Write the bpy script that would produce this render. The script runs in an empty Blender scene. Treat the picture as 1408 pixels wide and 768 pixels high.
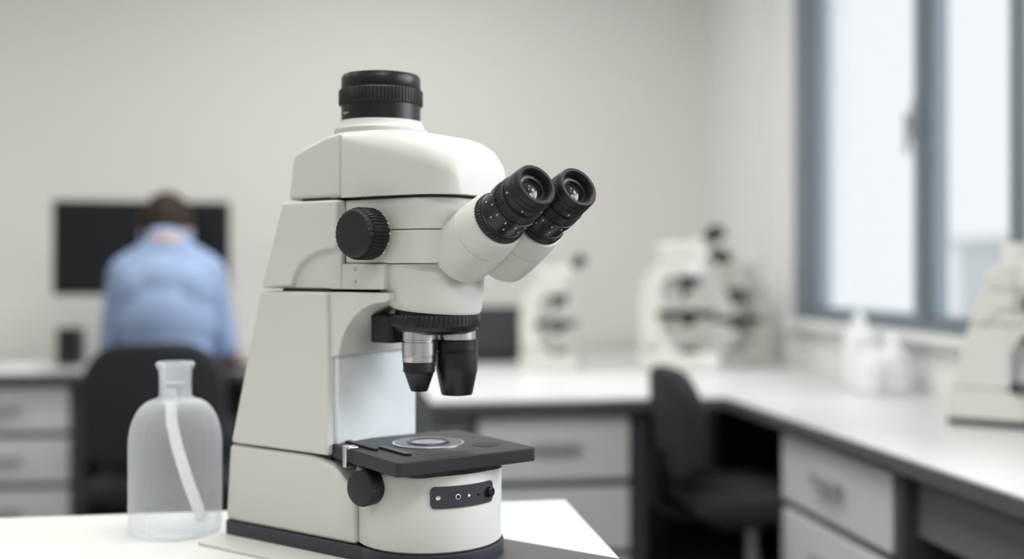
import bpy, bmesh, math, random
from mathutils import Vector, Matrix, Euler
random.seed(3)
D=bpy.data; C=bpy.context
sc=C.scene
sc.view_settings.view_transform='Standard'
rad=math.radians
# ------------------------------------------------------------ materials
def M(name,col,rough=.5,metal=0.,var=.04,scale=25.,bump=0.,spec=.5,coat=0.,emit=None,es=0.):
    m=D.materials.new(name); m.use_nodes=True
    nt=m.node_tree; b=nt.nodes['Principled BSDF']
    tc=nt.nodes.new('ShaderNodeTexCoord'); nz=nt.nodes.new('ShaderNodeTexNoise')
    nz.inputs['Scale'].default_value=scale; nz.inputs['Detail'].default_value=3
    nt.links.new(tc.outputs['Object'],nz.inputs['Vector'])
    mx=nt.nodes.new('ShaderNodeMix'); mx.data_type='RGBA'
    mx.inputs[6].default_value=(*[max(0,c*(1-var)) for c in col],1)
    mx.inputs[7].default_value=(*[min(1,c*(1+var)) for c in col],1)
    nt.links.new(nz.outputs['Fac'],mx.inputs[0]); nt.links.new(mx.outputs[2],b.inputs['Base Color'])
    b.inputs['Roughness'].default_value=rough; b.inputs['Metallic'].default_value=metal
    b.inputs['Specular IOR Level'].default_value=spec; b.inputs['Coat Weight'].default_value=coat
    if bump:
        bp=nt.nodes.new('ShaderNodeBump'); bp.inputs['Strength'].default_value=bump; bp.inputs['Distance'].default_value=.002
        nt.links.new(nz.outputs['Fac'],bp.inputs['Height']); nt.links.new(bp.outputs['Normal'],b.inputs['Normal'])
    if emit:
        b.inputs['Emission Color'].default_value=(*emit,1); b.inputs['Emission Strength'].default_value=es
    return m
cream=M('cream_enamel',(.570,.575,.540),.46,var=.015,scale=6,spec=.38)
cream2=M('pale_enamel',(.66,.70,.71),.4,var=.015,scale=6)
cream_bg=M('bg_cream_enamel',(.70,.695,.655),.5,var=.02)
blackp=M('black_plastic',(.007,.0073,.0085),.34,var=.1,spec=.38)
blackm=M('black_matt_metal',(.013,.0135,.016),.45,var=.1,scale=80,bump=.05,spec=.35)
rubber=M('black_rubber',(.007,.007,.009),.5,var=.1,spec=.35)
seam=M('seam_dark',(.02,.02,.02),.7)
chrome=M('brushed_chrome',(.62,.62,.63),.24,metal=1,var=.05,scale=60)
white_ink=M('white_ink',(.8,.8,.8),.5)
lensm=M('coated_lens',(.014,.012,.018),.07,spec=.5,coat=.3)
lensc=M('lens_core',(.06,.045,.055),.15,spec=.6,coat=.3)
basedark=M('base_dark_blue_grey',(.022,.026,.034),.42)
insm=M('insert_dark_lilac_metal',(.12,.11,.16),.30,metal=.7,var=.12,scale=40)
glow=M('condenser_glass',(.34,.30,.46),.12,var=.1)
wallm=M('wall_paint',(.745,.735,.705),.85,var=.01,scale=2,bump=.03)
wallr=M('wall_paint_side',(.80,.80,.79),.85,var=.01,scale=2,bump=.03)
ceilm=M('ceiling_paint',(.82,.82,.80),.9,var=.01)
floorm=M('vinyl_floor',(.13,.13,.13),.5,var=.15,scale=8)
topm=M('laminate_white',(.67,.67,.665),.32,var=.015,scale=8)
tablem=M('table_laminate',(.74,.735,.715),.35,var=.01,scale=5)
edgem=M('bench_edge_grey',(.085,.092,.10),.5)
framem=M('bench_frame_dark',(.05,.053,.058),.5)
panelm=M('bench_panel_grey',(.16,.165,.17),.6)
drawm=M('drawer_front_grey',(.63,.635,.635),.45,var=.02)
handm=M('handle_grey',(.42,.42,.43),.35,metal=.3)
winm=M('window_frame_bluegrey',(.165,.20,.23),.45,var=.02)
winm2=M('window_sash_bluegrey',(.23,.275,.31),.45,var=.02)
fabric=M('chair_black_fabric',(.016,.018,.022),.9,var=.2,scale=200,bump=.2)
shirt=M('blue_shirt_cotton',(.27,.36,.55),.85,var=.20,scale=14,bump=.6)
skin=M('skin',(.42,.26,.19),.55,var=.05)
hairm=M('brown_hair',(.024,.014,.009),.65,var=.3,scale=90,bump=.6,spec=.25)
trous=M('dark_trousers',(.03,.034,.045),.9,var=.1)
shoem=M('shoe_black',(.015,.015,.015),.4)
screenm=M('screen_off',(.010,.011,.014),.22,var=.02,spec=.3)
hdpe=M('white_hdpe',(.85,.86,.87),.4,var=.01)
extm=M('exterior_facade',(.60,.62,.63),.9)
darksheet=M('dark_sheet',(.09,.086,.082),.5,var=.06)

def translucent(name,col,fac_lo,fac_hi,rough=.3):
    m=D.materials.new(name); m.use_nodes=True; nt=m.node_tree; nt.nodes.clear()
    out=nt.nodes.new('ShaderNodeOutputMaterial'); mix=nt.nodes.new('ShaderNodeMixShader')
    tr=nt.nodes.new('ShaderNodeBsdfTransparent'); p=nt.nodes.new('ShaderNodeBsdfPrincipled')
    p.inputs['Base Color'].default_value=(*col,1); p.inputs['Roughness'].default_value=rough
    tr.inputs['Color'].default_value=(.97,.98,.99,1)
    lw=nt.nodes.new('ShaderNodeLayerWeight'); lw.inputs['Blend'].default_value=.35
    nz=nt.nodes.new('ShaderNodeTexNoise'); nz.inputs['Scale'].default_value=14
    tc=nt.nodes.new('ShaderNodeTexCoord'); nt.links.new(tc.outputs['Object'],nz.inputs['Vector'])
    mr=nt.nodes.new('ShaderNodeMapRange'); mr.inputs['To Min'].default_value=fac_lo; mr.inputs['To Max'].default_value=fac_hi
    ad=nt.nodes.new('ShaderNodeMath'); ad.operation='MULTIPLY_ADD'; ad.inputs[1].default_value=.05
    nt.links.new(nz.outputs['Fac'],ad.inputs[0]); nt.links.new(mr.outputs['Result'],ad.inputs[2])
    nt.links.new(lw.outputs['Facing'],mr.inputs['Value']); nt.links.new(ad.outputs[0],mix.inputs[0])
    nt.links.new(tr.outputs[0],mix.inputs[1]); nt.links.new(p.outputs[0],mix.inputs[2]); nt.links.new(mix.outputs[0],out.inputs[0])
    return m
bottlem=translucent('translucent_ldpe',(.84,.88,.92),.17,.55,.4)
glassm=translucent('window_glass',(.9,.95,.97),.0,.15)

# ------------------------------------------------------------ mesh helpers
def E(name,loc=(0,0,0),rz=0,s=1,parent=None):
    o=D.objects.new(name,None); C.collection.objects.link(o); o.empty_display_size=.1
    o.location=loc; o.rotation_euler=(0,0,rz); o.scale=(s,s,s)
    if parent: o.parent=parent
    return o
def mk(name,verts,faces,mat,parent=None,bevel=0,seg=3,smooth=True,ang=35,loc=None,rot=None,subd=0):
    me=D.meshes.new(name); me.from_pydata([tuple(v) for v in verts],[],faces)
    bm=bmesh.new(); bm.from_mesh(me); bmesh.ops.recalc_face_normals(bm,faces=bm.faces); bm.to_mesh(me); bm.free()
    me.materials.append(mat)
    if smooth:
        me.polygons.foreach_set('use_smooth',[True]*len(me.polygons))
        if not bevel and not subd: me.set_sharp_from_angle(angle=rad(ang))
    o=D.objects.new(name,me); C.collection.objects.link(o)
    if parent: o.parent=parent
    if loc: o.location=loc
    if rot: o.rotation_euler=rot
    if bevel:
        b=o.modifiers.new('bevel','BEVEL'); b.width=bevel; b.segments=seg; b.limit_method='ANGLE'; b.angle_limit=rad(28)
        w=o.modifiers.new('wn','WEIGHTED_NORMAL')
    if subd:
        s=o.modifiers.new('sub','SUBSURF'); s.levels=subd; s.render_levels=subd
    return o
def box(name,x0,x1,y0,y1,z0,z1,mat,parent=None,bevel=0,seg=3,loc=None,rot=None):
    v=[(x0,y0,z0),(x1,y0,z0),(x1,y1,z0),(x0,y1,z0),(x0,y0,z1),(x1,y0,z1),(x1,y1,z1),(x0,y1,z1)]
    f=[(0,3,2,1),(4,5,6,7),(0,1,5,4),(1,2,6,5),(2,3,7,6),(3,0,4,7)]
    return mk(name,v,f,mat,parent,bevel,seg,smooth=bool(bevel),loc=loc,rot=rot)
def loft(name,rings,mat,parent=None,cap=True,closed=True,**k):
    n=len(rings[0]); v=[p for r in rings for p in r]; f=[]
    for i in range(len(rings)-1):
        for j in range(n if closed else n-1):
            a=i*n+j; b=i*n+(j+1)%n
            f.append((a,b,b+n,a+n))
    if cap: f.append(tuple(range(n-1,-1,-1))); f.append(tuple((len(rings)-1)*n+j for j in range(n)))
    return mk(name,v,f,mat,parent,**k)
def side(name,pts,v0,v1,mat,parent=None,**k):   # profile in (x,z), extruded along y
    return loft(name,[[(p[0],v0,p[1]) for p in pts],[(p[0],v1,p[1]) for p in pts]],mat,parent,**k)
def plan(name,pts,w0,w1,mat,parent=None,**k):
    return loft(name,[[(p[0],p[1],w0) for p in pts],[(p[0],p[1],w1) for p in pts]],mat,parent,**k)
def rrect(x0,x1,y0,y1,r,n=8):   # r: single or (x1y1, x0y1, x0y0, x1y0)
    if not isinstance(r,(tuple,list)): r=(r,)*4
    out=[]
    for (cx,cy,a0,rr) in ((x1-r[0],y1-r[0],0,r[0]),(x0+r[1],y1-r[1],90,r[1]),(x0+r[2],y0+r[2],180,r[2]),(x1-r[3],y0+r[3],270,r[3])):
        for i in range(n+1):
            a=rad(a0+90*i/n); out.append((cx+rr*math.cos(a),cy+rr*math.sin(a)))
    return out
def lathe(name,prof,mat,parent=None,loc=(0,0,0),axis=(0,0,1),seg=64,ribs=None,cap=True,ang=35):
    q=Vector(axis).to_track_quat('Z','Y')
    if ribs: seg=ribs[0]*4
    rings=[]
    for (r,z) in prof:
        ring=[]
        for j in range(seg):
            a=2*math.pi*j/seg
            rr=r-(ribs[1] if ribs and (j%4)<2 else 0)
            ring.append(q@Vector((rr*math.cos(a),rr*math.sin(a),z))+Vector(loc))
        rings.append(ring)
    return loft(name,rings,mat,parent,cap=cap,ang=ang)
def sphere(name,c,r,mat,parent=None,seg=24):
    bm=bmesh.new(); bmesh.ops.create_uvsphere(bm,u_segments=seg,v_segments=seg//2,radius=1)
    v=[(c[0]+x.co.x*r[0],c[1]+x.co.y*r[1],c[2]+x.co.z*r[2]) for x in bm.verts]; f=[[a.index for a in g.verts] for g in bm.faces]
    bm.free(); return mk(name,v,f,mat,parent,ang=80)
def tube(name,pts,r,mat,parent=None,res=8):
    cu=D.curves.new(name,'CURVE'); cu.dimensions='3D'; cu.bevel_depth=r; cu.bevel_resolution=res; cu.use_fill_caps=True
    sp=cu.splines.new('POLY'); sp.points.add(len(pts)-1)
    for i,p in enumerate(pts): sp.points[i].co=(*p,1)
    o=D.objects.new(name,cu); C.collection.objects.link(o); cu.materials.append(mat)
    for s in cu.splines: s.use_smooth=True
    if parent:o.parent=parent
    return o

# ------------------------------------------------------------ research microscope
def research_microscope(name,loc,rz,s=1,cm=cream,port=True):
    P=E(name,loc,rz,s)
    # foot
    plan('foot_plate',rrect(-.288,-.03,-.088,.088,(.004,.012,.012,.004)),.004,.022,basedark,P,bevel=.0015)
    lathe('foot_ring',[(.0935,.004),(.0945,.006),(.0945,.020),(.092,.022)],basedark,P,seg=96)
    arc=[]
    for i in range(13):
        a=rad(90-90*i/12); arc.append((-.135+.088*math.cos(a),.064+.060*math.sin(a)))
    side('base_block',[(-.285,.0225),(-.277,.124)]+arc+[(-.047,.0225)],-.085,.085,cm,P,bevel=.005)
    lathe('lamp_housing',[(.088,.0225),(.0915,.025),(.0915,.110),(.089,.1145),(.07,.1145)],cm,P,seg=128)
    side('inner_core',[(-.24,.03),(-.24,.15),(-.19,.32),(-.15,.44),(-.15,.49),(-.10,.50),(-.10,.03)],-.074,.074,seam,P,smooth=False)
    box('head_core',-.09,-.07,-.070,.070,.455,.52,seam,P)
    # control panel on the housing
    R0,R1=.0915,.0932
    a0,a1=rad(-50),rad(6)
    fine=[a0*R0+(a1-a0)*R0*i/56 for i in range(57)]
    def zr(x):
        L=a0*R0;Rr=a1*R0;r=.006
        e=0
        if x<L+r: e=r-math.sqrt(max(0,r*r-(L+r-x)**2))
        if x>Rr-r: e=r-math.sqrt(max(0,r*r-(x-Rr+r)**2))
        return .077+e,.103-e
    vv=[];ff=[]
    for x in fine:
        z0,z1=zr(x);a=x/R0
        for (R,z) in ((R0-.001,z0),(R1,z0),(R1,z1),(R0-.001,z1)): vv.append((R*math.cos(a),R*math.sin(a),z))
    for i in range(56):
        for j in range(3): ff.append((i*4+j,i*4+j+1,i*4+5+j,i*4+4+j))
    mk('control_panel',vv,ff,basedark,P)
    for i,(ad,rr,mm) in enumerate(((-44,.0028,chrome),(-29,.0032,white_ink),(-20,.0016,white_ink),(-11,.0024,blackp),(0,.0062,blackp))):
        a=rad(ad); ax=(math.cos(a),math.sin(a),0)
        lathe('panel_button_%d'%i,[(rr,0),(rr,.0006 if i<4 else .005),(rr*.8,.0008 if i<4 else .006)],mm,P,loc=(R1*.999*ax[0],R1*.999*ax[1],.090),axis=ax,seg=20)
        if i==1: lathe('panel_button_core',[(.0024,0),(.0024,.0012)],blackm,P,loc=(R1*ax[0],R1*ax[1],.090),axis=ax,seg=20)
    # column
    side('column_shell',[(-.2755,.1265),(-.2185,.3315),(-.097,.3315),(-.094,.1265)],-.085,.085,cm,P,bevel=.005)
    box('column_front_panel',-.096,-.089,-.072,.080,.128,.262,cream2,P,bevel=.002)
    ar=[(.0,.3315),(.0,.3235)]
    for i in range(11):
        a=rad(90+85*i/10); ar.append((-.005+.077*math.cos(a),.247+.073*math.sin(a)))
    ar+=[(-.1,.247),(-.1,.3315)]
    side('arm_arch',ar,-.078,.078,cm,P,bevel=.0025)
    # middle section
    side('mid_core',[(-.214,.335),(-.172,.4465),(-.080,.4465),(-.080,.335)],-.075,.075,cm,P,bevel=.003)
    o=[(-.217,.335),(-.1755,.4465),(-.079,.4465),(-.079,.388)]
    for i in range(11):
        a=rad(90+86*i/10); o.append((-.088+.072*math.cos(a),.336+.050*math.sin(a)))
    side('mid_cover',o,-.085,.085,cm,P,bevel=.004)
    side('focus_mount',[(-.09,.335),(-.012,.335),(-.012,.367),(-.09,.367)],-.073,.073,cm,P,bevel=.002)
    for i,(u,w) in enumerate(((-.058,.345),(-.058,.360))):
        lathe('screw_%d'%i,[(.0022,0),(.0022,.001)],handm,P,loc=(u,-.073,w),axis=(0,-1,0),seg=16)
    # prism block under head
    pl=rrect(-.078,.074,-.070,.070,(.045,.003,.003,.045),10)
    plan('prism_block_lower',pl,.3675,.4075,cm,P,bevel=.002)
    plan('prism_block_upper',pl,.4085,.4462,cm,P,bevel=.002)
    plan('prism_block_core',rrect(-.075,.07,-.067,.067,.04),.37,.452,seam,P)
    # head
    side('head_rear',[(-.1745,.4495),(-.080,.4495),(-.080,.532),(-.105,.5285),(-.148,.5155),(-.163,.509),(-.1665,.5)],-.0765,.0765,cm,P,bevel=.006,seg=4)
    secs=[]
    for (u,hw,top,rc,st) in ((-.0785,.0765,.532,.006,1.5),(-.076,.077,.5335,.014,1.4),(-.045,.077,.534,.024,1.2),(-.01,.077,.5325,.032,1.1),(.015,.0765,.529,.036,1.1),(.035,.075,.525,.037,1.1),(.052,.072,.5195,.036,1.1),(.066,.067,.5115,.032,1.1),(.076,.060,.501,.026,1.2),(.082,.053,.488,.018,1.2),(.085,.047,.470,.010,1.2),(.086,.044,.4545,.004,1.2)):
        ring=[(u,-hw,.4495)]
        for i in range(11):
            a=rad(180-90*i/10); ring.append((u,-hw+rc*st+rc*st*math.cos(a),top-rc+rc*math.sin(a)))
        for i in range(11):
            a=rad(90-90*i/10); ring.append((u,hw-rc*st+rc*st*math.cos(a),top-rc+rc*math.sin(a)))
        ring.append((u,hw,.4495)); secs.append(ring)
    loft('head_front',secs,cm,P,ang=40)
    # camera port
    pc=(-.081,0,0)
    lathe('port_flange',[(.059,.530),(.0605,.533),(.0605,.540),(.056,.544),(.054,.551)],cm,P,loc=pc)
    if port:
        lathe('port_tube',[(.0515,.551),(.0515,.573),(.050,.574)],blackp,P,loc=pc)
        lathe('port_grip',[(.0535,.5725),(.0548,.574),(.0548,.591),(.0535,.5925)],blackm,P,loc=pc,ribs=(72,.0012))
        lathe('port_cap',[(.0505,.5925),(.0515,.594),(.0515,.6075),(.0495,.6115),(.0,.612)],blackp,P,loc=pc,cap=False)
        for i,(an,hh) in enumerate(((-112,.0012),(-107,.0006),(-102,.0006))):
            a=rad(an); box('port_mark_%d'%i,-.0005,.0005,-.0010,.0010,-hh,hh,white_ink,P,loc=(pc[0]+.0515*math.cos(a),.0515*math.sin(a),.560),rot=(0,0,a))
    else:
        lathe('port_cap',[(.054,.549),(.054,.590),(.050,.600),(.0,.601)],cm,P,loc=pc,cap=False)
    # focus knobs
    kc=(-.026,-.070,.403)
    lathe('focus_knob_hub',[(.022,-.005),(.022,.012)],blackp,P,loc=kc,axis=(0,-1,0))
    lathe('focus_knob_rim',[(.0305,.010),(.032,.012),(.032,.033),(.0305,.036)],rubber,P,loc=kc,axis=(0,-1,0),ribs=(44,.0014))
    lathe('focus_knob_face',[(.0295,.033),(.0292,.041),(.027,.043),(.0,.0435)],blackm,P,loc=kc,axis=(0,-1,0),ribs=(30,.0008),cap=False)
    for i in range(16):
        a=2*math.pi*i/16; c=Vector((kc[0]+.0322*math.cos(a),kc[1]-.0115,kc[2]+.0322*math.sin(a)))
        box('knob_tick_%d'%i,-.0004,.0004,-.0016,.0016,-.0004,.0004,white_ink,P,loc=c,rot=(0,-a,0))
    kc=(-.015,-.083,.099)
    lathe('lamp_knob_hub',[(.016,-.004),(.016,.010)],blackp,P,loc=kc,axis=(0,-1,0))
    lathe('lamp_knob',[(.0205,.006),(.0218,.008),(.0218,.026),(.0205,.029),(.018,.030),(.0,.0302)],blackm,P,loc=kc,axis=(0,-1,0),ribs=(30,.0007),cap=False)
    # nosepiece mount
    rings=[]
    for (r,cu,w0,tilt) in ((.066,.004,.3665,0),(.0665,.004,.366,0),(.0665,.004,.337,0),(.066,.005,.335,0),(.0635,.006,.325,.05),(.058,.010,.312,.09),(.055,.011,.309,.09)):
        rings.append([(cu+r*math.cos(a),r*math.sin(a),w0-tilt*r*math.cos(a)*1.0) for a in [2*math.pi*i/72 for i in range(72)]])
    loft('nosepiece_mount',rings,cm,P)
    nc=(.010,0,0)
    lathe('nosepiece_neck',[(.050,.31),(.050,.300)],blackp,P,loc=nc)
    lathe('nosepiece_ring',[(.056,.304),(.0575,.302),(.0575,.291),(.056,.289)],blackm,P,loc=nc,ribs=(60,.0014))
    lathe('nosepiece_disc',[(.0545,.2895),(.053,.284),(.046,.280),(.0,.279)],blackp,P,loc=nc,cap=False)
    plan('prism_slider',rrect(-.058,-.020,-.049,-.012,.008),.268,.303,blackp,P,bevel=.002)
    # objectives
    oc=(.009,-.0303,0)
    lathe('objective_1_collar',[(.0185,.289),(.0215,.286),(.0215,.274),(.0205,.273),(.0205,.271),(.0215,.270),(.0215,.255),(.0205,.2545),(.0205,.2530),(.0212,.2525),(.0208,.2460)],chrome,P,loc=oc)
    lathe('objective_1_grip',[(.0195,.2462),(.0200,.245),(.0198,.234),(.0185,.2325)],blackm,P,loc=oc,ribs=(36,.0008))
    lathe('objective_1_tip',[(.0180,.2328),(.0175,.2300),(.0110,.2110),(.0100,.2095),(.0055,.2090),(.0,.2105)],blackp,P,loc=oc,cap=False)
    oc=(.0349,.0122,0)
    lathe('objective_2_collar',[(.022,.286),(.0235,.284),(.0235,.272),(.0225,.271)],chrome,P,loc=oc)
    lathe('objective_2_body',[(.0250,.2725),(.0265,.271),(.0265,.259),(.0255,.258),(.0255,.2565),(.0265,.2555),(.0262,.236),(.0255,.232),(.0200,.2055),(.0190,.203),(.010,.2025),(.0,.2045)],blackp,P,loc=oc,cap=False)
    oc=(-.014,.033,0)
    lathe('objective_3_body',[(.016,.286),(.018,.284),(.018,.25),(.014,.245),(.010,.235),(.0,.235)],chrome,P,loc=oc,cap=False)
    # binocular
    al=rad(26.5); g=rad(-18)
    T=Vector((math.cos(g)*math.cos(al),math.sin(g)*math.cos(al),math.sin(al))); Pp=Vector((-math.sin(g),math.cos(g),0))
    mid=Vector((.2147,-.033,.4545))
    for i,sg in enumerate((-1,1)):
        end=mid+Pp*.0305*sg
        st=end-T*.178
        pr=[]
        for j in range(9):
            a=rad(90*j/8); pr.append((.009+.032*math.sin(a),.013-.013*math.cos(a)))
        pr+=[(.0410,.034),(.0392,.0645),(.0384,.065),(.0384,.0658),(.0391,.0663),(.0368,.091),(.0345,.095),(.030,.0965)]
        lathe('binocular_tube_%d'%(i+1),pr,cm,P,loc=st,axis=T,seg=96,ang=30)
        b=end-T*.0835
        n='eyepiece_%d_'%(i+1)
        lathe(n+'socket',[(.0300,.0),(.0325,.002),(.0325,.009),(.031,.0105)],blackm,P,loc=b,axis=T,ribs=(50,.0010))
        lathe(n+'barrel',[(.0300,.010),(.0300,.013),(.0290,.0135),(.0290,.030),(.0300,.0305),(.0300,.040),(.0288,.0405)],blackp,P,loc=b,axis=T)
        lathe(n+'diopter_ring',[(.0285,.040),(.0292,.041),(.0288,.053),(.0275,.054)],blackm,P,loc=b,axis=T,ribs=(48,.0010))
        lathe(n+'eyecup',[(.0262,.053),(.0262,.056),(.0270,.0575),(.0268,.066),(.0260,.067),(.0260,.0682),(.0268,.0690),(.0264,.074),(.0257,.0746),(.0257,.0756),(.0263,.0762),(.0258,.0815),(.0245,.0835),(.0210,.0835),(.0195,.0815),(.0180,.074),(.0165,.074),(.0150,.072)],rubber,P,loc=b,axis=T,cap=False)
        lathe(n+'inner_ring',[(.0185,.0725),(.0160,.0742),(.0135,.0735),(.0125,.071)],blackp,P,loc=b,axis=T,cap=False)
        lathe(n+'lens',[(.0140,.0705),(.0110,.0722),(.006,.0733),(.0,.0737)],lensm,P,loc=b,axis=T,cap=False,ang=80)
        lathe(n+'lens_core',[(.0060,.0725),(.0050,.0738),(.0,.0742)],lensc,P,loc=b,axis=T,cap=False,ang=80)
        q=T.to_track_quat('Z','Y')
        for (zz,R,cnt) in ((.035,.0300,14),(.0235,.0290,9),(.062,.0270,6)):
            for j in range(cnt):
                a=2*math.pi*j/cnt+.2*i
                c=b+q@Vector((R*math.cos(a),R*math.sin(a),zz))
                ob=box(n+'mark_%d_%d'%(int(zz*1e4),j),-.0004,.0004,-.0005,.0005,-.0011,.0011,white_ink,P)
                ob.rotation_mode='QUATERNION'; ob.location=c; ob.rotation_quaternion=q@Euler((0,0,a)).to_quaternion()
    # stage
    S=E('stage',(.0139,-.0110,0),rad(-20),parent=P)
    plan('stage_plate',rrect(-.098,.088,-.0985,.0975,.006),.1235,.1405,blackm,S,bevel=.0015)
    plan('stage_underplate',rrect(-.070,.066,-.066,.07,.02),.1145,.125,blackp,S,bevel=.001)
    cc=(-.016,.004,0)
    lathe('stage_insert',[(.0445,.1402),(.0445,.1415),(.043,.1420),(.026,.1420),(.024,.1412)],insm,S,loc=cc,cap=False)
    lathe('stage_insert_rim',[(.0455,.1403),(.0455,.1418),(.0440,.1422),(.0428,.1421)],chrome,S,loc=cc,cap=False)
    lathe('condenser_rim',[(.028,.1418),(.026,.1432),(.0225,.1434),(.0215,.1424)],blackp,S,loc=cc,cap=False)
    lathe('condenser_lens',[(.022,.1424),(.020,.1429),(.012,.1433),(.0,.1434)],glow,S,loc=cc,cap=False,ang=80)
    lathe('stage_hole',[(.017,.1406),(.0165,.1412),(.0,.1412)],seam,S,loc=(.038,.056,0),cap=False)
    plan('slide_clip',rrect(-.02,.05,-.066,-.056,.004),.1405,.1430,blackp,S,bevel=.0008)
    box('slide_guide',-.080,-.004,-.080,-.072,.1405,.1435,blackm,S,bevel=.001)
    box('stage_clamp',-.040,-.031,-.104,-.095,.118,.145,chrome,S,bevel=.0015)
    box('stage_clamp_foot',-.043,-.027,-.101,-.088,.1405,.1435,chrome,S,bevel=.001)
    lathe('stage_drive',[(.010,.085),(.010,.124)],blackp,S,loc=(-.05,.075,0),seg=24)
    return P

W=rad(8.5); cw,sw=math.cos(W),math.sin(W)
TH=.74
M0=research_microscope('microscope',(.1002,1.3803,TH),rad(-43.5))
# board under microscope
B=E('microscope_base_board',(.1002,1.3803,TH),rad(-43.5))
plan('board',rrect(-.280,.30,-.138,.106,.006),0,.0042,M('board_light_grey',(.62,.615,.585),.4),B,bevel=.001)
plan('board_rear',rrect(-.292,-.2,-.092,.092,.004),0,.0040,M('board_rear_grey',(.62,.615,.585),.4),B,bevel=.001)
plan('dark_sheet',rrect(-.015,.296,-.132,.1035,.004),.0042,.0050,darksheet,B)  # thin dark sheet over the front part of the board

# ------------------------------------------------------------ foreground table
Tt=E('lab_table',(0,0,0))
box('table_top',-1.3,.335,.62,1.675,TH-.03,TH,tablem,Tt,bevel=.003)
for i,(x,y) in enumerate(((-1.22,.70),(.25,.70),(-1.22,1.6),(.25,1.6))):
    box('leg_%d'%i,x-.025,x+.025,y-.025,y+.025,0,TH-.03,framem,Tt,bevel=.003)
box('apron_rear',-1.2,.23,1.59,1.61,TH-.10,TH-.03,framem,Tt)

# ------------------------------------------------------------ wash bottle
Bt=E('wash_bottle',(-.236,1.552,TH))
pr=[(.0,.001),(.052,.001),(.059,.004),(.062,.012),(.062,.120)]
for i in range(1,13):
    a=rad(86*i/12); pr.append((.0235+.0385*math.cos(a)**.9,.120+.062*math.sin(a)))
pr+=[(.0215,.187),(.0215,.205),(.0222,.222),(.0255,.227),(.0262,.231),(.0235,.2335),(.0195,.224),(.0185,.205)]
lathe('bottle_body',pr,bottlem,Bt,cap=False,ang=60)
lathe('bottle_neck_sleeve',[(.0180,.176),(.0190,.180),(.0190,.222),(.0215,.2325)],bottlem,Bt,cap=False)
tube('dip_tube',[(-.006,-.005,.195),(-.004,-.005,.150),(.004,-.008,.115),(.018,-.01,.07),(.038,-.012,.016)],.0078,hdpe,Bt)
lathe('tube_plug',[(.0165,.183),(.0170,.190),(.0170,.205)],bottlem,Bt)

# ------------------------------------------------------------ room
WY=4.8; WX=1.67; LX=-3.6; FY=-2.2; CH=2.75
box('floor',LX-.15,WX+.2,FY-.15,WY+.15,-.1,0,floorm)
box('ceiling',LX-.15,WX+.2,FY-.15,WY+.15,CH,CH+.1,ceilm)
box('wall_back',LX-.15,WX+.2,WY,WY+.15,0,CH,wallm)
box('wall_left',LX-.15,LX,FY,WY,0,CH,wallm)
box('wall_front',LX-.15,WX+.2,FY-.15,FY,0,CH,wallm)
wr=E('wall_right')
wins=[(2.50,3.91),(-.2,2.02)]; Z0,Z1=.915,2.45  # second window: out of view, added for sidelight on the microscope
for i,(a,b) in enumerate(((FY,-.2),(2.02,2.50),(3.91,WY))): box('pier_%d'%i,WX,WX+.2,a,b,0,CH,wallr,wr)
for i,(a,b) in enumerate(wins):
    box('below_%d'%i,WX,WX+.2,a,b,0,Z0,wallr,wr); box('above_%d'%i,WX,WX+.2,a,b,Z1,CH,wallr,wr)
box('trim_1',WX-.05,WX,4.15,WY,0,CH,wallr)          # shallow pilaster in the corner
box('baseboard_back',LX,WX,WY-.015,WY,0,.09,framem)
box('baseboard_left',LX,LX+.015,FY,WY,0,.09,framem)
for k,(a,b) in enumerate(wins):
    w=E('window_%d'%(k+1))
    x0,x1=WX-.012,WX+.07
    fw=.055; fb=.155
    box('frame_bottom',x0,x1,a,b,Z0,Z0+.035,winm,w,bevel=.004)
    box('frame_top',x0,x1,a,b,Z1-.05,Z1,winm,w,bevel=.004)
    box('frame_side_1',x0,x1,a,a+fw,Z0+.035,Z1-.05,winm,w,bevel=.004)
    box('frame_side_2',x0,x1,b-fb,b,Z0+.035,Z1-.05,winm,w,bevel=.004)
    m=a+(b-a)*.355; mh=.03
    box('mullion',x0,x1,m-mh,m+mh,Z0+.035,Z1-.05,winm,w,bevel=.004)
    for j,(p,q) in enumerate(((a+fw,m-mh),(m+mh,b-fb))):
        s=.016
        for nme,bb in (('b',(p,q,Z0+.035,Z0+.035+s)),('t',(p,q,Z1-.05-s,Z1-.05)),('l',(p,p+s,Z0+.035+s,Z1-.05-s)),('r',(q-s,q,Z0+.035+s,Z1-.05-s))):
            box('sash_%d_%s'%(j,nme),x0+.02,x1-.01,bb[0],bb[1],bb[2],bb[3],winm2,w,bevel=.003)
        box('pane_%d'%j,x0+.045,x0+.049,p+s,q-s,Z0+.035+s,Z1-.05-s,glassm,w)
    box('handle_plate',x0-.012,x0,m+.002,m+.027,1.48,1.60,handm,w,bevel=.003)
    box('handle_lever',x0-.035,x0-.022,m+.007,m+.022,1.44,1.56,handm,w,bevel=.003)
    box('handle_stem',x0-.03,x0,m+.008,m+.021,1.53,1.55,handm,w)
    box('sill',WX-.05,WX+.01,a-.02,b+.02,Z0-.025,Z0,wallr,w,bevel=.004)
# outside
box('exterior_ground',2.5,60,-30,60,-3.1,-3.0,M('ext_paving',(.72,.74,.75),.9))
eb=E('office_building',(16,11.2,-3))
box('facade',-4,4,-9,9,0,4.55,extm,eb); box('roof_slab',-4.2,4.2,-9.2,9.2,4.55,4.7,M('roof_grey',(.55,.57,.58),.8),eb)
extw=M('ext_window',(.45,.48,.50),.4)
for i in range(8): box('facade_window_%d'%i,-4.03,-4,-8+i*2.1,-6.8+i*2.1,2.4,3.7,extw,eb)

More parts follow.
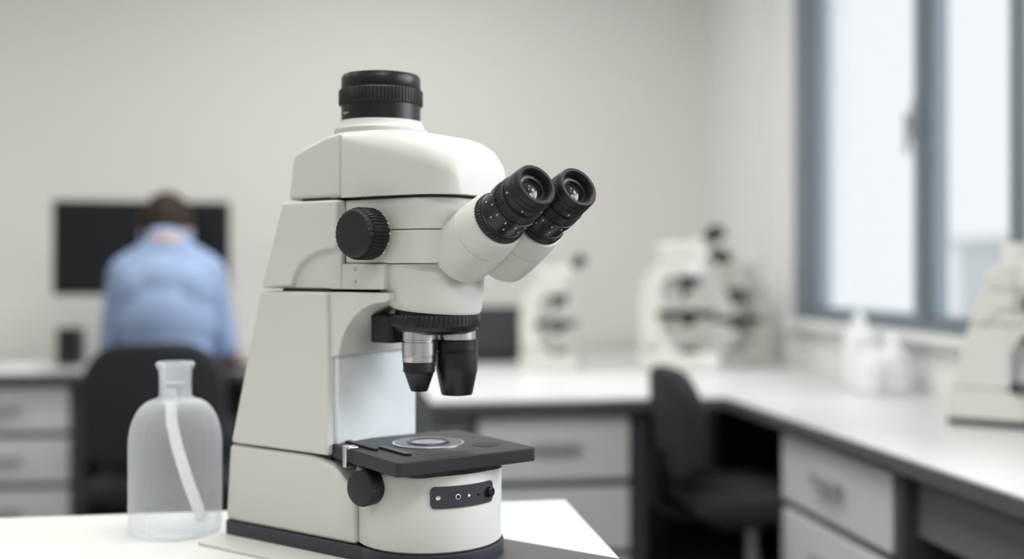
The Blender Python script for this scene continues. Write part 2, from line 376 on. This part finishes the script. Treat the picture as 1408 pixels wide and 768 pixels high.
# ceiling lights
k=0
for x in (-2.2,.1):
    for y in (-.6,1.4,3.3):
        p=E('ceiling_light' if k==0 else 'ceiling_light.%03d'%k,(x,y,CH)); k+=1
        box('housing',-.62,.62,-.32,.32,-.05,0,M('lamp_housing_white_%d'%k,(.8,.8,.8),.5),p)
        l=D.lights.new('panel_lamp','AREA'); l.shape='RECTANGLE'; l.size=1.2; l.size_y=.6; l.energy=13 if x<-1 else 29; l.color=(1,.985,.955)
        lo=D.objects.new('panel_lamp',l); C.collection.objects.link(lo); lo.parent=p; lo.location=(0,0,-.055)
su=D.lights.new('sun','SUN'); su.energy=4.6; su.angle=rad(50); su.color=(.94,.975,1)
so=D.objects.new('sun',su); C.collection.objects.link(so)
so.rotation_euler=Vector((.86,-.16,.46)).to_track_quat('Z','Y').to_euler()
wd=D.worlds.new('World'); sc.world=wd; wd.use_nodes=True
bg=wd.node_tree.nodes['Background']; bg.inputs[0].default_value=(.955,.98,1,1); bg.inputs[1].default_value=1.0

# ------------------------------------------------------------ benches
def drawers(parent,x0,x1,yf,z0,z1,n,depth=.5,name='drawer'):
    box('carcass',x0,x1,yf+.02,yf+depth,z0,z1,framem,parent)
    h=(z1-z0)/n
    for i in range(n):
        a=z0+i*h+.012;b=z0+(i+1)*h-.012
        box('%s_%d'%(name,i),x0+.018,x1-.018,yf,yf+.022,a,b,drawm,parent,bevel=.003)
        cx=(x0+x1)/2; hw=min(.07,(x1-x0)*.2); zc=(a+b)/2+.01
        box('handle_%d'%i,cx-hw,cx+hw,yf-.022,yf-.012,zc-.014,zc+.012,handm,parent,bevel=.003)
        for s in (-1,1): box('handle_post_%d_%d'%(i,s),cx+s*hw*.8-.006,cx+s*hw*.8+.006,yf-.014,yf,zc-.006,zc+.006,handm,parent)
# left bench
L=E('lab_bench')
box('top',-3.4,-.12,3.99,WY-.01,TH-.004,TH,topm,L); box('top_edge',-3.4,-.12,3.985,WY-.01,TH-.034,TH-.004,edgem,L,bevel=.002)
drawers(L,-1.45,-.955,4.02,.16,TH-.04,3); 
EL=E('left_unit',parent=L); drawers(EL,-2.1,-1.47,4.02,.16,TH-.04,3)
box('end_panel',-.16,-.12,4.02,WY-.02,0,TH-.034,framem,L); box('mid_panel',-.955,-.92,4.02,WY-.02,0,TH-.034,framem,L)
box('back_panel',-.92,-.16,WY-.06,WY-.03,.05,TH-.034,panelm,L); box('plinth',-2.1,-.92,4.08,4.5,0,.16,framem,L)
# centre bench
Cb=E('lab_bench.001')
box('top',.22,1.052,2.96,WY-.01,TH-.004,TH,topm,Cb); box('top_edge',.22,1.052,2.955,WY-.01,TH-.034,TH-.004,edgem,Cb,bevel=.002)
drawers(Cb,.335,.80,2.99,.10,TH-.04,3)
box('end_panel',.22,.335,3.0,WY-.02,0,TH-.034,panelm,Cb); box('side_panel',.80,.83,2.99,4.6,0,TH-.034,framem,Cb)
box('plinth',.335,.80,3.05,3.5,0,.10,framem,Cb)
box('back_panel',.83,1.052,3.55,3.58,0,TH-.034,framem,Cb)
# right bench
Rb=E('lab_bench.002')
box('top',1.055,WX-.002,.9,WY-.04,TH-.004,TH,topm,Rb); box('top_edge',1.05,WX-.002,.9,WY-.04,TH-.034,TH-.004,edgem,Rb,bevel=.002)
dr=E('drawer_unit',(1.080,2.04,0),rad(-90),parent=Rb)   # local x -> -Y, local y -> +X
drawers(dr,-.60,0,0,.14,TH-.04,3,depth=.52)
box('leg_panel',1.07,1.64,1.99,2.025,0,TH-.034,framem,Rb); box('rear_panel',1.60,1.63,.95,1.99,0,TH-.034,panelm,Rb)
box('knee_panel',1.60,1.63,2.67,4.6,0,TH-.034,framem,Rb)
box('end_panel',1.07,1.64,.92,.95,0,TH-.034,framem,Rb); box('apron',1.10,1.12,.95,1.99,.58,TH-.034,panelm,Rb)

# ------------------------------------------------------------ office chair
def office_chair(name,loc,rz,bw=.40,bz0=.52,bz1=.88,sd=.22,sh=0):
    P=E(name,loc,rz)     # faces +Y
    plan('seat',rrect(-.215,.215,-.20,sd,.08),.40+sh,.462+sh,fabric,P,bevel=.02,seg=4)
    box('seat_pan',-.15,.15,-.15,.13,.37+sh,.402+sh,blackp,P,bevel=.01)
    lathe('gas_column',[(.03,.12),(.03,.25),(.02,.252),(.02,.38+sh)],handm,P,seg=24)
    lathe('hub',[(.045,.075),(.045,.13),(.03,.14)],blackp,P,seg=24)
    for i in range(5):
        a=2*math.pi*i/5+.3; c,s=math.cos(a),math.sin(a)
        tube('spoke_%d'%i,[(.03*c,.03*s,.11),(.16*c,.16*s,.095),(.29*c,.29*s,.075)],.016,handm,P,res=4)
        lathe('castor_%d'%i,[(.018,-.022),(.027,-.018),(.027,.018),(.018,.022)],blackp,P,loc=(.29*c,.29*s,.027),axis=(-s,c,0),seg=20)
        tube('castor_pin_%d'%i,[(.29*c,.29*s,.03),(.29*c,.29*s,.08)],.007,blackp,P,res=3)
    rings=[]
    H=bz1-bz0
    def ringat(off,sc_):
        out=[]
        for (x,z) in rrect(-bw/2*sc_,bw/2*sc_,-H/2*sc_,H/2*sc_,(.13*sc_,.13*sc_,.07*sc_,.07*sc_),10):
            y=-.235+off+ .9*x*x - .15*(z)*.5
            out.append((x,y,z+(bz0+bz1)/2))
        return out
    loft('backrest',[ringat(-.03,.90),ringat(-.026,.97),ringat(-.012,1),ringat(.012,1),ringat(.024,.97),ringat(.028,.90)],fabric,P,ang=70)
    tube('back_support',[(0,-.05,.385+sh),(0,-.22,.385+sh),(0,-.275,.42+sh),(0,-.27,.62)],.018,blackp,P,res=4)
    return P
PX,PY=-.575,3.56
office_chair('office_chair',(PX+.005,PY+.0,0),0,bw=.41,bz0=.52,bz1=.885)
ch2=office_chair('office_chair.001',(1.085,2.83,0),rad(-90),bw=.34,bz0=.55,bz1=.84,sd=.15,sh=.06)

# ------------------------------------------------------------ person
def fuse(name,parts,voxel,smooth,mats,picker,parent):
    bm=bmesh.new()
    for p in parts:
        if p[0]=='e':
            _,c,r,*rot=p
            mat=Matrix.Translation(c)@(rot[0] if rot else Matrix.Identity(4))@Matrix.Diagonal((*r,1))
            bmesh.ops.create_icosphere(bm,subdivisions=4,radius=1,matrix=mat)
        else:
            _,a,b,ra,rb=p; a=Vector(a);b=Vector(b); d=b-a
            q=d.to_track_quat('Z','Y').to_matrix().to_4x4()
            bmesh.ops.create_cone(bm,cap_ends=True,segments=24,radius1=ra,radius2=rb,depth=d.length,matrix=Matrix.Translation((a+b)/2)@q)
            bmesh.ops.create_icosphere(bm,subdivisions=3,radius=ra,matrix=Matrix.Translation(a))
            bmesh.ops.create_icosphere(bm,subdivisions=3,radius=rb,matrix=Matrix.Translation(b))
    me=D.meshes.new(name+'_src'); bm.to_mesh(me); bm.free()
    o=D.objects.new(name,me); C.collection.objects.link(o)
    m=o.modifiers.new('r','REMESH'); m.mode='VOXEL'; m.voxel_size=voxel
    s=o.modifiers.new('s','SMOOTH'); s.factor=.5; s.iterations=smooth
    C.view_layer.update()
    dg=C.evaluated_depsgraph_get(); nm=D.meshes.new_from_object(o.evaluated_get(dg))
    o.modifiers.clear(); o.data=nm; nm.name=name
    nm.materials.clear()
    for mm in mats: nm.materials.append(mm)
    for pl in nm.polygons: pl.use_smooth=True; pl.material_index=picker(pl.center)
    o.parent=parent
    return o
PS=E('person',(PX,PY,0))
TL=-24
hp=Vector((0,.125,1.155))   # base of skull pivot
HR=Matrix.Translation(Vector((-.020,.01,-.004)))@Matrix.Translation(hp)@Matrix.Rotation(rad(TL),4,'X')@Matrix.Translation(-hp)
def hpnt(x,y,z): return HR@Vector((x,y,z))
rot16=Matrix.Rotation(rad(TL),4,'X')
head=[('e',hpnt(0,.130,1.262),(.074,.094,.094),rot16),('e',hpnt(0,.165,1.205),(.057,.062,.072),rot16),('e',hpnt(0,.19,1.165),(.035,.035,.028),rot16),
 ('e',hpnt(0,.230,1.215),(.013,.018,.02),rot16),('e',hpnt(0,.222,1.235),(.009,.012,.024),rot16),
 ('e',hpnt(0,.214,1.183),(.022,.010,.006),rot16),('e',hpnt(0,.213,1.172),(.020,.010,.006),rot16),
 ('e',hpnt(.078,.125,1.222),(.010,.020,.033),rot16),('e',hpnt(-.078,.125,1.222),(.010,.020,.033),rot16),
 ('c',(0,.075,1.12),hpnt(0,.12,1.20),.056,.052)]
body=head+[
 ('e',(0,0,.565),(.160,.125,.105)),('e',(0,.0,.66),(.150,.115,.13)),('e',(0,.015,.80),(.146,.112,.15)),
 ('e',(0,.03,.94),(.152,.118,.155)),('e',(0,.045,1.05),(.148,.105,.11)),('e',(.076,.035,1.035),(.080,.09,.10)),('e',(-.076,.035,1.035),(.080,.09,.10)),
 ('c',(-.122,.06,1.095),(0,.065,1.165),.056,.060),('c',(.122,.06,1.095),(0,.065,1.165),.056,.060)]
for s in (-1,1):
    body+=[('c',(s*.126,.06,1.085),(s*.172,.10,.855),.059,.049),('c',(s*.172,.10,.855),(s*.160,.40,.796),.047,.031),('c',(s*.160,.40,.796),(s*.158,.45,.782),.029,.026),
      ('c',(s*.09,.02,.55),(s*.12,.44,.525),.088,.064),('c',(s*.12,.44,.525),(s*.125,.42,.11),.060,.042),
      ('c',(s*.125,.40,.05),(s*.13,.53,.035),.042,.034)]
def pick(c):
    if c.z<.09 and c.y>.3: return 3
    if c.z<.62 and (c.y>.13 or c.z<.545): return 2
    if abs(c.x)>.11 and c.y>.17 and c.z>.7 and c.z<.9: return 1     # bare forearms, sleeves rolled to the elbow
    if c.z>1.200+.25*(c.y-.06) and abs(c.x)<.12: return 1
    return 0
fuse('body',body,.009,7,[shirt,skin,trous,shoem],pick,PS)
col=[]
for (r,z,dy) in ((.068,1.172,.0),(.064,1.196,.008),(.060,1.218,.018)):
    col.append([(r*math.cos(a)-.008,.090+dy+r*.95*math.sin(a),z-.018*math.sin(a)) for a in [2*math.pi*i/40 for i in range(40)]])
co=loft('collar',col,shirt,PS,cap=False,ang=80); so_=co.modifiers.new('s','SOLIDIFY'); so_.thickness=.006
# hair
bm=bmesh.new(); bmesh.ops.create_icosphere(bm,subdivisions=5,radius=1)
for v in bm.verts:
    n=v.co.normalized()
    j=math.sin(n.x*23+n.z*9)*math.sin(n.y*19+n.x*5)*.016+math.sin(n.z*31)*math.sin(n.x*37+1)*.010
    v.co=Vector((n.x*.084,n.y*.107,n.z*.107))*(1+j)
rm=[v for v in bm.verts if (v.co.z<-.090) or (v.co.y>.045 and v.co.z<.035) or (v.co.y>.0 and v.co.z<-.02) or (abs(v.co.x)>.066 and v.co.z<-.03)]
bmesh.ops.delete(bm,geom=rm,context='VERTS')
hv=D.meshes.new('hair'); bm.to_mesh(hv); bm.free(); hv.materials.append(hairm)
hv.transform(HR@Matrix.Translation((0,.126,1.264)))
hv.polygons.foreach_set('use_smooth',[True]*len(hv.polygons))
ho=D.objects.new('hair',hv); C.collection.objects.link(ho); ho.parent=PS
sm=ho.modifiers.new('s','SOLIDIFY'); sm.thickness=.014; sm.offset=-1
for s in (-1,1):
    c=hpnt(s*.029,.212,1.243); sphere('eye_%d'%s,c,(.012,.012,.012),white_ink,PS); c=hpnt(s*.029,.2225,1.243); sphere('iris_%d'%s,c,(.005,.004,.005),hairm,PS)
    b=hpnt(s*.030,.222,1.262); sphere('brow_%d'%s,b,(.017,.006,.004),hairm,PS)
    hx=s*.157
    zz=.007
    parts=[('e',(hx,.475,.773+zz),(.040,.048,.015)),('c',(hx,.43,.778+zz),(hx,.47,.774+zz),.026,.022)]
    for i,(dx,ln) in enumerate(((-.030,.062),(-.010,.074),(.010,.070),(.030,.054))):
        ln=ln if s>0 else (.054,.070,.074,.062)[i]
        p0=(hx+dx*.85,.508,.777+zz); p1=(hx+dx*1.05,.508+ln*.55,.782+zz); p2=(hx+dx*1.1,.508+ln,.766+zz)
        parts+=[('c',p0,p1,.0092,.0082),('c',p1,p2,.0082,.0068)]
    parts+=[('c',(hx-s*.030,.455,.770+zz),(hx-s*.055,.49,.768+zz),.012,.010),('c',(hx-s*.055,.49,.768+zz),(hx-s*.056,.52,.766+zz),.010,.008)]
    fuse('hand_%s'%('left' if s<0 else 'right'),parts,.0028,4,[skin],lambda c:0,PS)
# desk things
K=E('keyboard',(PX,PY+.56,TH)); box('tray',-.22,.22,-.065,.065,0,.014,blackp,K,bevel=.004)
for r in range(4): box('key_row_%d'%r,-.205,.205,-.055+r*.029,-.031+r*.029,.013,.019,blackm,K,bevel=.002)
Mo=E('computer_monitor',(-.787,4.38,TH),rad(4))
box('bezel',-.325,.325,-.015,.02,.262,.623,blackp,Mo,bevel=.006)
box('screen',-.317,.317,-.018,-.014,.272,.615,screenm,Mo)
box('stand_neck',-.03,.03,.02,.05,.02,.40,blackp,Mo,bevel=.004); plan('stand_foot',rrect(-.13,.13,-.09,.11,.03),0,.016,blackp,Mo,bevel=.003)
Sp=E('desk_speaker',(-1.035,4.3,TH)); box('cabinet',-.040,.040,-.05,.06,0,.14,blackm,Sp,bevel=.008)
lathe('driver',[(.030,0),(.028,.004),(.02,-.002),(.0,.002)],rubber,Sp,loc=(0,-.05,.06),axis=(0,-1,0),cap=False,seg=32)
lathe('tweeter',[(.015,0),(.012,.003),(.0,.004)],rubber,Sp,loc=(0,-.05,.108),axis=(0,-1,0),cap=False,seg=24)
def bottle(name,loc,h,r):
    P=E(name,loc)
    lathe('body',[(r*.9,0),(r,.006),(r,h*.62),(r*.9,h*.70),(r*.42,h*.78),(r*.42,h*.82)],hdpe,P,seg=40)
    lathe('cap',[(r*.5,h*.80),(r*.5,h*.90),(r*.3,h*.92),(r*.12,h)],hdpe,P,seg=40)
    return P
bottle('reagent_bottle',(-1.40,4.25,TH),.20,.050)
bottle('squeeze_bottle',(1.555,3.17,TH),.23,.046)
bottle('squeeze_bottle.001',(1.575,3.00,TH),.17,.055)
bottle('squeeze_bottle.002',(1.50,2.98,TH),.15,.045)
# laptop
Lp=E('laptop',(.55,4.28,TH),rad(0)); box('deck',-.17,.17,-.12,.12,0,.016,blackp,Lp,bevel=.003)
box('lid',-.17,.17,-.006,.006,0,.205,basedark,Lp,bevel=.003,loc=(0,.12,.008),rot=(rad(-12),0,0))
box('display',-.158,.158,-.0085,-.006,.012,.195,basedark,Lp,loc=(0,.12,.008),rot=(rad(-12),0,0))
Pp_=E('paper_stack',(-1.2,4.12,TH)); box('sheets',-.105,.105,-.08,.08,0,.012,hdpe,Pp_); box('top_sheet',-.10,.11,-.078,.082,.012,.0125,hdpe,Pp_)

# ------------------------------------------------------------ compact microscopes
def compact_microscope(name,loc,rz,s=1,cm=cream_bg):
    P=E(name,loc,rz,s)
    plan('base',rrect(-.12,.12,-.085,.085,(.05,.02,.02,.05)),0,.055,cm,P,bevel=.008)
    pts=[(-.12,.04),(-.125,.20),(-.118,.26),(-.095,.31),(-.06,.34),(-.01,.352),(.06,.352),(.06,.300),(-.005,.298),(-.030,.285),(-.042,.25),(-.040,.20),(-.035,.10),(-.02,.04)]
    side('arm',pts,-.058,.058,cm,P,bevel=.014,seg=4)
    plan('head',rrect(-.07,.08,-.058,.058,.035),.35,.405,cm,P,bevel=.01)
    lathe('nosepiece',[(.03,.30),(.036,.295),(.036,.28),(.028,.272)],blackm,P,loc=(.03,0,0),seg=32)
    for i,(x,y,l) in enumerate(((.015,-.015,.05),(.05,.0,.035),(.015,.018,.03))):
        lathe('objective_%d'%i,[(.011,.275),(.011,.275-l*.6),(.006,.275-l)],blackp if i!=1 else chrome,P,loc=(x,y,0),seg=24)
    box('stage',-.055,.095,-.07,.07,.168,.192,blackp,P,bevel=.003)
    lathe('condenser',[(.022,.178),(.022,.15),(.016,.14)],blackp,P,loc=(.025,0,0),seg=24)
    lathe('illuminator',[(.03,.055),(.027,.070),(.02,.073)],blackp,P,loc=(.03,0,0),seg=32)
    for s_ in (-1,1):
        lathe('focus_knob_%d'%s_,[(.012,0),(.024,.004),(.024,.018),(.016,.02),(.016,.034)],cm,P,loc=(-.085,s_*.054,.10),axis=(0,s_,0),seg=32)
        ax=Vector((.80,0,.60)).normalized()
        lathe('tube_%d'%s_,[(.021,0),(.019,.07)],cm,P,loc=(.035,s_*.029,.375),axis=ax,seg=32)
        lathe('eyepiece_%d'%s_,[(.018,.068),(.018,.10),(.021,.102),(.021,.118),(.012,.12)],blackp,P,loc=(.035,s_*.029,.375),axis=ax,seg=32)
    return P
compact_microscope('microscope.001',(.735,3.93,TH),rad(-22),.90)
compact_microscope('microscope.002',(1.17,3.76,TH),rad(-35),1.12)
compact_microscope('microscope.003',(1.48,4.0,TH),rad(205),.95)
research_microscope('microscope.004',(1.565,2.27,TH),rad(-42),.70,cream_bg,port=False)

# ------------------------------------------------------------ camera
cam=D.cameras.new('camera'); co_=D.objects.new('camera',cam); C.collection.objects.link(co_)
cam.sensor_width=36; cam.lens=1500/1408*36; cam.shift_y=-14/1408
co_.location=(0,0,1.10); co_.rotation_euler=(rad(90),0,-W)
cam.dof.use_dof=True; cam.dof.focus_distance=1.28; cam.dof.aperture_fstop=1.3; cam.clip_start=.02
sc.camera=co_
